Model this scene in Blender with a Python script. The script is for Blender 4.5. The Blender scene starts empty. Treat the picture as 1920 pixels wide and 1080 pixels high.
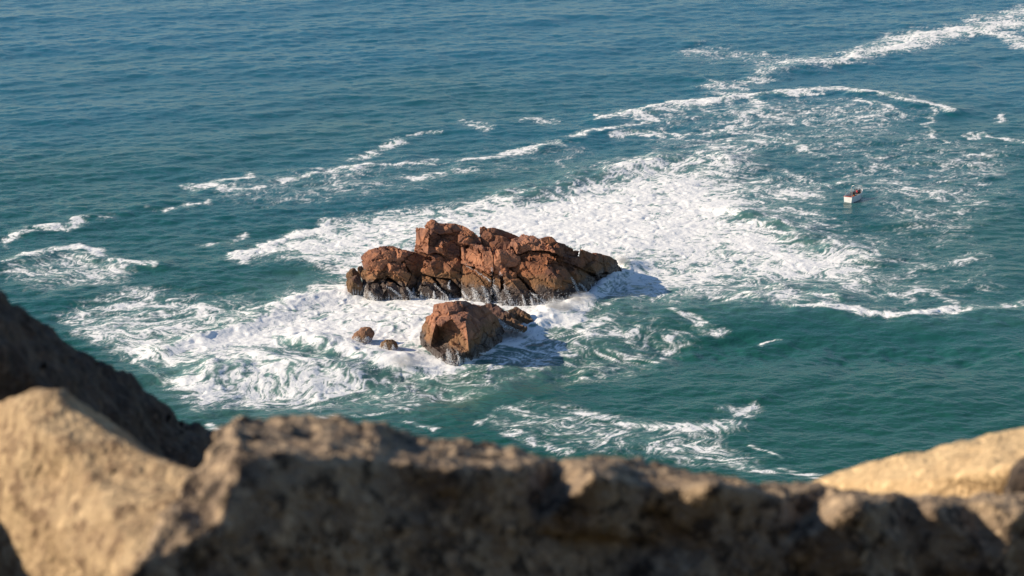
import bpy, bmesh, math, random
import numpy as np
from mathutils import Vector, Matrix, noise as mnoise
from mathutils.geometry import delaunay_2d_cdt
from mathutils.bvhtree import BVHTree

random.seed(7)
rng = np.random.default_rng(11)
SC = bpy.context.scene
COL = SC.collection

# ------------------------------------------------------------------ camera, light
CAM_Z = 130.0
PITCH = 15.0
LENS = 85.0
cd = bpy.data.cameras.new('camera')
cam = bpy.data.objects.new('camera', cd)
COL.objects.link(cam)
cam.location = (0, 0, CAM_Z)
cam.rotation_euler = (math.radians(90 - PITCH), 0, 0)
cd.lens = LENS
cd.sensor_width = 36.0
cd.clip_start = 0.1
cd.clip_end = 60000
cd.dof.use_dof = True
cd.dof.focus_distance = 500.0
cd.dof.aperture_fstop = 6.3
SC.camera = cam

SUN_EL, SUN_DX, SUN_DY = 25.0, -0.99, -0.01       # the sun stands low, far to the left, a little behind the camera
wd = bpy.data.worlds.new('World')
SC.world = wd
wd.use_nodes = True
wn = wd.node_tree
sky = wn.nodes.new('ShaderNodeTexSky')
sky.sky_type = 'NISHITA'
sky.sun_disc = False
sky.sun_elevation = math.radians(SUN_EL)
sky.sun_rotation = math.atan2(SUN_DX, SUN_DY)
sky.altitude = 0
sky.air_density = 1.0
sky.dust_density = 0.0
sky.ozone_density = 3.0
bg = wn.nodes['Background']
wn.links.new(sky.outputs[0], bg.inputs[0])
bg.inputs[1].default_value = 0.085

sd = bpy.data.lights.new('sun', 'SUN')
sun = bpy.data.objects.new('sun', sd)
COL.objects.link(sun)
sd.energy = 4.8
sd.angle = math.radians(0.5)
sd.color = (1.0, 0.84, 0.64)
se = math.radians(SUN_EL)
hl = math.hypot(SUN_DX, SUN_DY)
sdir = Vector((SUN_DX / hl * math.cos(se), SUN_DY / hl * math.cos(se), math.sin(se)))
sun.rotation_euler = sdir.to_track_quat('Z', 'Y').to_euler()
sun.location = (-60, -20, 180)

vs = SC.view_settings
vs.view_transform = 'Standard'
vs.look = 'None'
vs.exposure = 0.56
vs.gamma = 1.0
vs.use_curve_mapping = False

# ------------------------------------------------------------------ survey helpers: photograph pixel -> place
FPX = 1920 * LENS / 36.0
_cp, _sp = math.cos(math.radians(PITCH)), math.sin(math.radians(PITCH))


def ray(px, py):
    a = (px - 960) / FPX
    b = (540 - py) / FPX
    return (a, _cp + b * _sp, -_sp + b * _cp)


def at_y(px, py, Y):
    d = ray(px, py)
    t = Y / d[1]
    return Vector((d[0] * t, Y, CAM_Z + d[2] * t))


def at_z(px, py, z=0.0):
    d = ray(px, py)
    t = (z - CAM_Z) / d[2]
    return Vector((d[0] * t, d[1] * t, z))


def sea_uv(X, Y):
    """survey coordinates of points of the still sea plane (numpy)"""
    dz = -CAM_Z
    zc = Y * _cp - dz * _sp
    yc = Y * _sp + dz * _cp
    return 960 + FPX * X / zc, 540 - FPX * yc / zc


def zo(zx, zy):
    return 620 + zx / 3.3103, 390 + zy / 3.3103


# ------------------------------------------------------------------ object helpers
def tag(o, label=None, cat=None, group=None, kind=None):
    if label: o['label'] = label
    if cat: o['category'] = cat
    if group: o['group'] = group
    if kind: o['kind'] = kind
    return o


def empty(name, loc=(0, 0, 0), rz=0.0):
    o = bpy.data.objects.new(name, None)
    COL.objects.link(o)
    o.location = loc
    o.rotation_euler = (0, 0, rz)
    return o


def link_mesh(name, me, mat=None, parent=None):
    o = bpy.data.objects.new(name, me)
    COL.objects.link(o)
    if mat: me.materials.append(mat)
    if parent is not None:
        o.parent = parent
        o.matrix_parent_inverse = Matrix.Translation(parent.location).inverted() if parent.rotation_euler.z == 0 else Matrix.Identity(4)
    return o


def obj(name, bm, mat=None, parent=None, smooth=False):
    me = bpy.data.meshes.new(name)
    bm.to_mesh(me)
    bm.free()
    if smooth:
        me.polygons.foreach_set('use_smooth', [True] * len(me.polygons))
    return link_mesh(name, me, mat, parent)


def smoothstep(a, b, x):
    t = np.clip((x - a) / (b - a), 0, 1)
    return t * t * (3 - 2 * t)


_perm = rng.permutation(256)
_perm = np.concatenate([_perm, _perm, _perm])
_ga = rng.uniform(0, 2 * np.pi, 256)
_gx, _gy = np.cos(_ga), np.sin(_ga)


def perlin(x, y, s=0):
    xi = np.floor(x).astype(np.int64); yi = np.floor(y).astype(np.int64)
    xf = x - xi; yf = y - yi
    xi = (xi + s * 37) & 255; yi = (yi + s * 71) & 255
    u = xf * xf * xf * (xf * (xf * 6 - 15) + 10)
    v = yf * yf * yf * (yf * (yf * 6 - 15) + 10)

    def g(ix, iy, fx, fy):
        h = _perm[_perm[ix & 255] + (iy & 255)]
        return _gx[h] * fx + _gy[h] * fy
    n00 = g(xi, yi, xf, yf); n10 = g(xi + 1, yi, xf - 1, yf)
    n01 = g(xi, yi + 1, xf, yf - 1); n11 = g(xi + 1, yi + 1, xf - 1, yf - 1)
    return ((n00 * (1 - u) + n10 * u) * (1 - v) + (n01 * (1 - u) + n11 * u) * v) * 1.5


def fbm(x, y, o=4, s=0, r=0.5):
    t = np.zeros_like(x); a = 1.0
    for k in range(o):
        t += a * perlin(x * 2 ** k, y * 2 ** k, s + k)
        a *= r
    return t


# ------------------------------------------------------------------ material helpers
class NT:
    def __init__(self, name):
        self.m = bpy.data.materials.new(name)
        self.m.use_nodes = True
        self.t = self.m.node_tree
        self.p = self.t.nodes['Principled BSDF']
        self.out = self.t.nodes['Material Output']

    def n(self, typ, **kw):
        nd = self.t.nodes.new(typ)
        for k, v in kw.items():
            setattr(nd, k, v)
        return nd

    def put(self, sock, v):
        if isinstance(v, bpy.types.NodeSocket):
            self.t.links.new(v, sock)
        else:
            sock.default_value = v

    def math(self, op, a, b=0.0, c=None, clamp=False):
        nd = self.n('ShaderNodeMath', operation=op, use_clamp=clamp)
        self.put(nd.inputs[0], a); self.put(nd.inputs[1], b)
        if c is not None: self.put(nd.inputs[2], c)
        return nd.outputs[0]

    def vmath(self, op, a, b):
        nd = self.n('ShaderNodeVectorMath', operation=op)
        self.put(nd.inputs[0], a)
        if op == 'SCALE': self.put(nd.inputs['Scale'], b)
        else: self.put(nd.inputs[1], b)
        return nd.outputs[0]

    def noise(self, vec, scale, detail=3, rough=0.5, dist=0.0, color=False):
        nd = self.n('ShaderNodeTexNoise')
        self.put(nd.inputs['Vector'], vec)
        nd.inputs['Scale'].default_value = scale
        nd.inputs['Detail'].default_value = detail
        nd.inputs['Roughness'].default_value = rough
        nd.inputs['Distortion'].default_value = dist
        return nd.outputs['Color' if color else 'Fac']

    def voro(self, vec, scale, feature='F1'):
        nd = self.n('ShaderNodeTexVoronoi', feature=feature)
        self.put(nd.inputs['Vector'], vec)
        nd.inputs['Scale'].default_value = scale
        return nd.outputs['Distance']

    def step(self, v, a, b, lo=0.0, hi=1.0):
        nd = self.n('ShaderNodeMapRange', interpolation_type='SMOOTHSTEP')
        self.put(nd.inputs['Value'], v)
        nd.inputs['From Min'].default_value = a; nd.inputs['From Max'].default_value = b
        nd.inputs['To Min'].default_value = lo; nd.inputs['To Max'].default_value = hi
        return nd.outputs[0]

    def mix(self, f, a, b):
        nd = self.n('ShaderNodeMix', data_type='RGBA')
        self.put(nd.inputs['Factor'], f)
        self.put(nd.inputs[6], a if isinstance(a, bpy.types.NodeSocket) else (*a, 1))
        self.put(nd.inputs[7], b if isinstance(b, bpy.types.NodeSocket) else (*b, 1))
        return nd.outputs[2]

    def bump(self, h, strength, dist, normal=None):
        nd = self.n('ShaderNodeBump')
        nd.inputs['Strength'].default_value = strength
        nd.inputs['Distance'].default_value = dist
        self.put(nd.inputs['Height'], h)
        if normal is not None: self.put(nd.inputs['Normal'], normal)
        return nd.outputs[0]

    def pos(self):
        return self.n('ShaderNodeNewGeometry').outputs['Position']

    def stretch(self, v, s):
        return self.vmath('MULTIPLY', v, s)


def plain(name, col, rough=0.6, metal=0.0, wear=0.15, scale=6.0):
    k = NT(name)
    n = k.noise(k.n('ShaderNodeTexCoord').outputs['Object'], scale, 4)
    k.put(k.p.inputs['Base Color'], k.mix(k.step(n, 0.35, 0.75), col, tuple(c * (1 - wear * 2) for c in col)))
    k.p.inputs['Roughness'].default_value = rough
    k.p.inputs['Metallic'].default_value = metal
    return k.m


# ---- sea
def mat_sea():
    k = NT('sea_water')
    P = k.vmath('MULTIPLY', k.pos(), (1, 1, 0))
    A = k.n('ShaderNodeAttribute', attribute_name='foam').outputs['Fac']
    R = k.n('ShaderNodeAttribute', attribute_name='aerated_glow').outputs['Fac']
    fine = k.noise(P, 1.9, 3, 0.6)
    foam = k.math('MULTIPLY', k.math('MULTIPLY', A, 1.3), k.math('MULTIPLY_ADD', fine, 0.9, 0.55), clamp=True)
    # water body: upwelling colour of deep water, greener where bubbles are mixed in, and where light through waves is painted
    big = k.noise(P, 0.012, 3)
    yy = k.n('ShaderNodeSeparateXYZ'); k.put(yy.inputs[0], P)
    off = k.step(k.math('ADD', yy.outputs[1], k.math('MULTIPLY_ADD', big, 300.0, -150.0)), 380, 900)
    deep = k.mix(off, (0.012, 0.082, 0.066), (0.009, 0.112, 0.178))
    airy_glow = k.math('MULTIPLY', R, k.math('MULTIPLY_ADD', fine, 0.4, 0.8), clamp=True)
    body = k.mix(airy_glow, deep, (0.145, 0.265, 0.24))
    base = k.mix(foam, body, (0.82, 0.83, 0.83))
    k.put(k.p.inputs['Base Color'], base)
    k.put(k.p.inputs['Roughness'], k.math('MULTIPLY_ADD', foam, 0.55, 0.16))
    k.p.inputs['IOR'].default_value = 1.333
    k.put(k.p.inputs['Specular IOR Level'], k.math('MULTIPLY_ADD', foam, -0.14, 0.27))
    # ripples
    rp = k.noise(k.stretch(P, (0.8, 1.1, 1)), 1.0, 3, 0.6)
    far = k.n('ShaderNodeAttribute', attribute_name='open_sea').outputs['Fac']
    rp = k.math('MULTIPLY_ADD', k.math('MULTIPLY', far, k.noise(k.stretch(P, (0.7, 1.2, 1)), 0.16, 3, 0.6)), 5.0, rp)
    b1 = k.bump(rp, 0.9, 0.17)
    fh = k.math('MULTIPLY', A, k.noise(P, 0.9, 4, 0.65))
    b2 = k.bump(fh, 0.7, 0.10, b1)
    k.put(k.p.inputs['Normal'], b2)
    return k.m


# ---- reddish sea rock
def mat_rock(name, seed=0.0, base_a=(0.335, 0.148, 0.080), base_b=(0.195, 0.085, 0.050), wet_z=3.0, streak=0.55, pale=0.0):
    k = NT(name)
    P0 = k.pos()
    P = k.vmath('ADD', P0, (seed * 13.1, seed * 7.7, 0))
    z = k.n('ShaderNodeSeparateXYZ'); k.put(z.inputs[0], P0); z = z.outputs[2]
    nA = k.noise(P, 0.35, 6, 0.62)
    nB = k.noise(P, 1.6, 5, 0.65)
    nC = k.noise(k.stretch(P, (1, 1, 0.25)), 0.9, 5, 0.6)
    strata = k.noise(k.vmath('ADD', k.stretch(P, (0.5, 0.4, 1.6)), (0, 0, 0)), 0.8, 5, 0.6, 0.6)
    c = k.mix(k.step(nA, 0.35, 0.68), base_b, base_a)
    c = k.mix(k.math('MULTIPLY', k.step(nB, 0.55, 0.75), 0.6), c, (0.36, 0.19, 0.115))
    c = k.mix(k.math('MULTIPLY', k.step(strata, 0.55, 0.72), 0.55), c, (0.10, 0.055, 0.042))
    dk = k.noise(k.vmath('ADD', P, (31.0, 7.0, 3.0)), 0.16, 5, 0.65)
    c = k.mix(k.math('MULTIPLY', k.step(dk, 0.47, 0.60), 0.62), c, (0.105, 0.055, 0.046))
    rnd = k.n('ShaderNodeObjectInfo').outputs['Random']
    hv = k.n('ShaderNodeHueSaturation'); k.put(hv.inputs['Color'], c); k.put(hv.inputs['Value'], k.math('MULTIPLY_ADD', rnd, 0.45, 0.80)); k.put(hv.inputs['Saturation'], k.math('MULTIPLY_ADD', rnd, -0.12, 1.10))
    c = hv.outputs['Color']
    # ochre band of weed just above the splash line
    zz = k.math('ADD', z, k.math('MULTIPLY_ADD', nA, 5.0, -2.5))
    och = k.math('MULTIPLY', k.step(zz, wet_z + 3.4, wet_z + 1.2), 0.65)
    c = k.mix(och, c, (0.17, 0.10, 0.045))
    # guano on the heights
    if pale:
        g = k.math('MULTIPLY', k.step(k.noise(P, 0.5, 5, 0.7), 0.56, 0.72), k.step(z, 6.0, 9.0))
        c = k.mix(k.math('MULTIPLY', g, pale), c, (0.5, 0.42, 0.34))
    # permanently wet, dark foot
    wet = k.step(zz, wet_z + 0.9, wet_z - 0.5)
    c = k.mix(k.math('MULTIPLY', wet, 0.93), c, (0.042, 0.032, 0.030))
    # water running off: thin white falls
    st = k.noise(k.stretch(P, (1.3, 1.3, 0.10)), 2.0, 4, 0.6)
    sz = k.step(k.math('ADD', z, k.math('MULTIPLY_ADD', k.noise(k.stretch(P, (1, 1, 0.0)), 0.25, 3), 7.0, -3.5)), 2.6, -0.6)
    s = k.math('MULTIPLY', k.step(k.math('MULTIPLY_ADD', sz, 0.20, st), 0.64, 0.76), k.math('MULTIPLY', sz, streak))
    c = k.mix(s, c, (0.78, 0.80, 0.82))
    k.put(k.p.inputs['Base Color'], c)
    k.put(k.p.inputs['Roughness'], k.math('MULTIPLY_ADD', wet, -0.42, 0.86))
    k.p.inputs['Specular IOR Level'].default_value = 0.35
    cr = k.voro(k.vmath('ADD', k.stretch(P, (1, 1, 1.3)), k.vmath('SCALE', k.noise(P, 0.5, 3, color=True), 3.0)), 0.22, 'DISTANCE_TO_EDGE')
    crk = k.step(cr, 0.0, 0.07)
    h = k.math('ADD', k.math('MULTIPLY', nB, 0.8), k.math('MULTIPLY_ADD', strata, 0.9, k.math('MULTIPLY', crk, 0.25)))
    k.put(k.p.inputs['Normal'], k.bump(h, 1.0, 0.32))
    return k.m


# ---- weathered parapet granite, seen from near
def mat_stone(name, seed, a, b, dark, dark_amt=0.5):
    k = NT(name)
    P = k.vmath('ADD', k.pos(), (seed * 3.1, seed * 5.3, seed))
    n1 = k.noise(P, 7.0, 6, 0.65)
    n2 = k.noise(P, 20.0, 4, 0.7)
    n3 = k.noise(P, 70.0, 3, 0.6)
    c = k.mix(k.step(n1, 0.35, 0.68), b, a)
    c = k.mix(k.math('MULTIPLY', k.step(n2, 0.50, 0.60), dark_amt), c, dark)
    c = k.mix(k.math('MULTIPLY', k.step(k.noise(P, 33.0, 2), 0.58, 0.66), 0.6), c, tuple(min(1, x * 1.5) for x in a))
    c = k.mix(k.math('MULTIPLY', k.step(n3, 0.56, 0.7), 0.5), c, tuple(min(1, x * 1.5) for x in a))
    k.put(k.p.inputs['Base Color'], c)
    k.p.inputs['Roughness'].default_value = 0.92
    k.p.inputs['Specular IOR Level'].default_value = 0.2
    h = k.math('MULTIPLY_ADD', n1, 1.0, k.math('MULTIPLY_ADD', n2, 0.55, k.math('MULTIPLY', n3, 0.2)))
    k.put(k.p.inputs['Normal'], k.bump(h, 1.0, 0.05))
    return k.m


# ------------------------------------------------------------------ THE SEA
def fft_waves(N, L, V, wdir, seed, lmin, lmax, spread=2):
    r = np.random.default_rng(seed)
    kx = 2 * np.pi * np.fft.fftfreq(N, L / N)
    KX, KY = np.meshgrid(kx, kx, indexing='xy')
    K = np.hypot(KX, KY); K[0, 0] = 1e-6
    Lw = V * V / 9.81
    c = (KX * wdir[0] + KY * wdir[1]) / K
    S = np.exp(-1 / (K * Lw) ** 2) / K ** 4 * (np.abs(c) ** spread * np.where(c < 0, 0.25, 1.0) + 0.04)
    S *= np.exp(-(K * lmin / 6.28) ** 2) * (K > 2 * np.pi / lmax)
    S[0, 0] = 0
    h = np.sqrt(S) * (r.standard_normal((N, N)) + 1j * r.standard_normal((N, N)))
    H = np.real(np.fft.ifft2(h))
    DX = np.real(np.fft.ifft2(-1j * KX / K * h)); DY = np.real(np.fft.ifft2(-1j * KY / K * h))
    s = H.std()
    return H / s, DX / s, DY / s


def sample(F, L, X, Y):
    N = F.shape[0]
    x = (X / L * N) % N; y = (Y / L * N) % N
    xi = np.floor(x).astype(int); yi = np.floor(y).astype(int)
    fx = x - xi; fy = y - yi
    xi %= N; yi %= N
    x1 = (xi + 1) % N; y1 = (yi + 1) % N
    return (F[yi, xi] * (1 - fx) + F[yi, x1] * fx) * (1 - fy) + (F[y1, xi] * (1 - fx) + F[y1, x1] * fx) * fy


# foam drifting on the surface: areas and streaks surveyed from the photograph
POLYS = [  # density, soft edge, outline
    (1.04, 56, [(770, 440), (880, 392), (980, 365), (1080, 335), (1150, 330), (1260, 318), (1330, 330), (1370, 365), (1400, 400), (1490, 440), (1560, 480), (1480, 505), (1330, 500), (1240, 520), (1180, 555), (1100, 600), (1020, 615), (960, 580), (1000, 500), (900, 460)]),
    (0.66, 56, [(960, 370), (1080, 310), (1190, 290), (1300, 272), (1390, 300), (1420, 350), (1450, 400), (1560, 440), (1670, 475), (1640, 500), (1590, 540), (1480, 560), (1330, 570), (1180, 585), (1080, 600), (1100, 400)]),
    (0.40, 44, [(1240, 250), (1400, 230), (1440, 300), (1560, 330), (1580, 400), (1700, 460), (1640, 560), (1500, 590), (1400, 480), (1300, 330)]),
    (1.12, 34, [(280, 660), (350, 628), (470, 582), (520, 552), (600, 530), (660, 515), (800, 510), (1000, 520), (1110, 540), (1150, 560), (1080, 605), (1010, 640), (940, 668), (860, 705), (780, 712), (690, 696), (620, 668), (550, 652), (470, 664), (380, 690)]),
    (0.62, 34, [(90, 590), (170, 565), (280, 535), (380, 545), (500, 560), (640, 520), (660, 545), (500, 590), (330, 640), (280, 700), (200, 660)]),
    (0.66, 40, [(440, 490), (520, 450), (620, 412), (720, 392), (800, 380), (920, 360), (1000, 345), (1000, 420), (850, 460), (760, 520), (680, 560), (620, 545), (590, 510), (540, 500), (480, 495)]),
    (0.52, 40, [(280, 700), (400, 672), (560, 655), (680, 690), (800, 712), (900, 690), (1010, 640), (1060, 628), (1130, 640), (1000, 700), (860, 745), (720, 765), (560, 770), (380, 770), (330, 740)]),
    (0.68, 30, [(840, 720), (900, 680), (970, 655), (1010, 640), (1060, 650), (980, 680), (900, 705), (820, 722)]),
    (0.58, 28, [(1080, 600), (1200, 575), (1330, 545), (1470, 535), (1600, 545), (1560, 572), (1440, 580), (1300, 572), (1180, 590), (1120, 640), (1040, 660)]),
    (0.35, 36, [(870, 785), (940, 745), (1060, 752), (1190, 790), (1330, 800), (1430, 850), (1540, 890), (1300, 880), (1100, 850), (960, 830)]),
    (0.34, 28, [(0, 470), (160, 465), (250, 490), (240, 540), (60, 560), (0, 540)]),
    (0.48, 36, [(230, 670), (330, 640), (480, 640), (620, 660), (760, 700), (700, 730), (480, 720), (300, 710)]),
    (0.30, 40, [(1150, 215), (1400, 170), (1600, 175), (1760, 215), (1600, 300), (1380, 300), (1200, 290)]),
    (0.24, 60, [(1450, 440), (1900, 430), (1920, 600), (1600, 600)]),
    (0.30, 40, [(1000, 640), (1150, 590), (1350, 600), (1280, 680), (1050, 740)]),
    (0.27, 60, [(1450, 230), (1750, 215), (1920, 270), (1900, 420), (1700, 560), (1600, 400), (1480, 330)]),
    (0.24, 60, [(330, 330), (700, 290), (1100, 250), (1150, 320), (800, 380), (500, 420), (380, 400)]),
]
STROKES = [  # density, half width, polyline
    (0.62, 20, [(1920, 45), (1840, 55), (1760, 68), (1690, 80), (1620, 102), (1560, 120)]),
    (0.42, 22, [(1600, 105), (1520, 118), (1440, 128), (1420, 150), (1360, 170)]),
    (0.30, 22, [(1480, 115), (1400, 105), (1320, 98)]),
    (0.50, 20, [(1920, 25), (1860, 40), (1800, 60)]),
    (0.62, 12, [(1920, 80), (1860, 66), (1800, 62)]),
    (0.72, 8, [(1120, 222), (1180, 212), (1240, 198), (1300, 190), (1370, 184), (1440, 178), (1500, 173), (1560, 163)]),
    (0.45, 16, [(1160, 215), (1220, 215), (1300, 195), (1380, 170), (1420, 200), (1380, 240)]),
    (0.60, 6, [(1560, 163), (1620, 172), (1660, 183), (1710, 192), (1760, 208)]),
    (0.60, 8, [(1720, 190), (1750, 200), (1755, 212)]),
    (0.45, 6, [(1600, 190), (1650, 205), (1680, 220)]),
    (0.40, 6, [(1730, 215), (1740, 245), (1770, 265)]),
    (0.5, 7, [(1830, 248), (1870, 254), (1915, 268)]),
    (0.5, 6, [(1860, 212), (1875, 225)]),
    (0.55, 7, [(1065, 256), (1110, 246), (1170, 238), (1230, 225)]),
    (0.55, 8, [(1165, 255), (1220, 252), (1290, 255), (1340, 243), (1400, 228)]),
    (0.50, 10, [(1420, 260), (1480, 262), (1520, 275)]),
    (0.40, 10, [(1480, 325), (1530, 340), (1560, 345), (1620, 330), (1640, 312)]),
    (0.36, 12, [(1690, 345), (1740, 360), (1790, 390)]),
    (0.40, 8, [(885, 234), (915, 242)]), (0.38, 7, [(985, 226), (1030, 222)]),
    (0.52, 9, [(670, 290), (710, 277), (770, 266)]), (0.42, 6, [(800, 258), (840, 248)]),
    (0.52, 6, [(530, 345), (570, 332), (620, 319), (680, 313), (740, 308), (800, 305)]),
    (0.55, 6, [(870, 305), (910, 297), (950, 287), (1000, 280), (1040, 272)]),
    (0.50, 5, [(750, 336), (800, 332), (860, 327), (910, 322)]),
    (0.55, 9, [(340, 355), (380, 347), (420, 338), (470, 328)]), (0.50, 7, [(400, 358), (450, 355), (490, 350)]),
    (0.46, 6, [(300, 395), (340, 388), (380, 380)]), (0.36, 5, [(200, 408), (235, 404)]),
    (0.55, 7, [(85, 427), (125, 428), (165, 415)]), (0.50, 7, [(0, 455), (30, 440), (60, 430)]),
    (0.66, 7, [(0, 495), (40, 480), (90, 468), (140, 465), (180, 473)]), (0.52, 7, [(195, 488), (240, 492), (285, 494)]),
    (0.40, 6, [(390, 455), (430, 450), (450, 440)]),
    (0.80, 10, [(450, 490), (500, 465), (540, 440), (600, 425)]),
    (0.62, 8, [(1480, 580), (1540, 578), (1600, 585), (1660, 597), (1720, 590), (1800, 585)]),
    (0.40, 9, [(1800, 585), (1860, 580), (1920, 575)]), (0.38, 12, [(1700, 500), (1780, 490), (1860, 480)]),
    (0.40, 9, [(1650, 560), (1720, 545), (1800, 570)]),
    (0.52, 8, [(1260, 590), (1290, 605), (1310, 618), (1340, 622)]),
    (0.40, 7, [(1210, 670), (1250, 655), (1280, 640)]), (0.75, 2.5, [(1428, 641), (1452, 632)]),
    (0.42, 10, [(880, 790), (930, 765), (990, 755)]), (0.45, 12, [(1090, 780), (1150, 790), (1220, 800), (1300, 805), (1390, 800)]),
    (0.42, 14, [(1370, 770), (1410, 775), (1430, 765)]),
    (0.46, 20, [(1220, 840), (1290, 838), (1350, 850), (1410, 870)]), (0.45, 12, [(960, 820), (1010, 830), (1040, 845)]),
    (0.5, 5, [(755, 790), (800, 800)]), (0.55, 8, [(380, 795), (420, 810)]), (0.4, 8, [(600, 780), (720, 775), (800, 745)]),
    (0.45, 7, [(1420, 880), (1480, 880), (1540, 893)]), (0.5, 4, [(1410, 830), (1460, 855)]),
    (1.1, 10, [(650, 550), (760, 565), (900, 560), (960, 580), (1080, 585), (1150, 520), (1165, 480)]),
    (1.0, 10, [(660, 620), (700, 650), (780, 690), (850, 690), (900, 670)]),
    (0.9, 10, [(940, 650), (1000, 625), (1080, 600), (1120, 570)]),
]
MOUNDS = [  # height m, half width, polyline: standing shape of breaking waves and swell
    (1.3, 13, [(1175, 500), (1150, 530), (1100, 568), (1050, 590), (1010, 608)]),
    (1.35, 17, [(590, 640), (650, 655), (700, 670), (745, 682)]),
    (1.0, 13, [(310, 660), (360, 640), (430, 610), (490, 590), (560, 566), (640, 548)]),
    (1.3, 24, [(400, 700), (520, 690), (650, 700)]),
    (0.75, 26, [(1090, 610), (1180, 590), (1300, 580), (1420, 580), (1560, 585), (1700, 596), (1850, 590), (2000, 580)]),
    (0.6, 11, [(-40, 505), (60, 480), (130, 470), (220, 492), (300, 500)]),
    (0.6, 14, [(1350, 165), (1500, 128), (1620, 104), (1760, 70), (1960, 50)]),
    (0.55, 10, [(1120, 224), (1300, 190), (1450, 178), (1570, 165), (1680, 187), (1780, 212)]),
    (0.45, 12, [(60, 435), (250, 400), (420, 350), (600, 325), (760, 306)]),
    (0.45, 12, [(860, 310), (1000, 282), (1150, 245)]),
    (1.2, 16, [(960, 370), (1100, 330), (1250, 300), (1360, 300)]),
    (1.0, 14, [(1380, 400), (1500, 440), (1640, 480)]),
    (0.9, 14, [(1420, 555), (1500, 545), (1560, 555)]),
    (-1.1, 30, [(1050, 690), (1250, 660), (1500, 655), (1800, 670)]),
    (-1.0, 22, [(480, 740), (640, 735), (760, 720), (850, 730)]),
]


def seg_dist(u, v, pts, asp=1.0):
    d = np.full(u.shape, 1e9)
    for (x0, y0), (x1, y1) in zip(pts[:-1], pts[1:]):
        ex, ey = x1 - x0, y1 - y0
        t = np.clip(((u - x0) * ex + (v - y0) * ey) / (ex * ex + ey * ey), 0, 1)
        d = np.minimum(d, np.hypot((u - x0 - t * ex) * asp, v - y0 - t * ey))
    return d


def inside(u, v, pts):
    c = np.zeros(u.shape, bool)
    n = len(pts)
    for i in range(n):
        (x0, y0), (x1, y1) = pts[i], pts[(i + 1) % n]
        if y0 == y1: continue
        cond = ((y0 > v) != (y1 > v)) & (u < (x1 - x0) * (v - y0) / (y1 - y0) + x0)
        c ^= cond
    return c


def boxed(u, v, pts, m):
    xs = [p[0] for p in pts]; ys = [p[1] for p in pts]
    return (u > min(xs) - m) & (u < max(xs) + m) & (v > min(ys) - m) & (v < max(ys) + m)


def ridged(x, y, o, s, g=0.6):
    t = np.zeros_like(x); a = 1.0; n = 0.0
    for k in range(o):
        t += a * (1 - 2.2 * np.abs(perlin(x * 2 ** k, y * 2 ** k, s + 3 * k)))
        n += a; a *= g
    return t / n


def stir(x, y, steps=6, dt=0.8):
    """carry points back along an eddying current so that the foam is drawn out into threads"""
    def psi(a, b):
        return 20 * perlin(a * 0.04, b * 0.04, 81) + 4.5 * perlin(a * 0.10, b * 0.10, 83) + 0.9 * perlin(a * 0.25, b * 0.25, 85)
    e = 0.15
    for _ in range(steps):
        p0 = psi(x, y)
        vx = (psi(x, y + e) - p0) / e; vy = -(psi(x + e, y) - p0) / e
        x = x - vx * dt; y = y - vy * dt
    return x, y


def foam_field(X, Y, D):
    """white cover of the surface (0..1) for a foam density D"""
    F = np.zeros_like(X)
    b = D > 0.03
    x, y, d = X[b], Y[b], D[b]
    qx, qy = stir(x, y)
    R = ridged(qx * 0.09, qy * 0.09, 4, 91, 0.8)
    R = (R - R.mean()) / R.std()
    S = fbm(qx * 0.12 + 7, qy * 0.12, 4, 97, 0.7)
    S = S / S.std()
    R2 = ridged(qx * 0.42 + 3, qy * 0.42, 3, 103, 0.85)
    R2 = (R2 - R2.mean()) / R2.std()
    val = d * 1.06 + (0.15 * R + 0.17 * R2 + 0.11 * S) * (0.55 + 0.45 * smoothstep(0.1, 0.5, d))
    f = 0.55 * smoothstep(0.40, 1.02, val) + 0.45 * smoothstep(0.05, 0.80, val) ** 1.6
    F[b] = f * smoothstep(0.03, 0.24, d)
    return F


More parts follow.
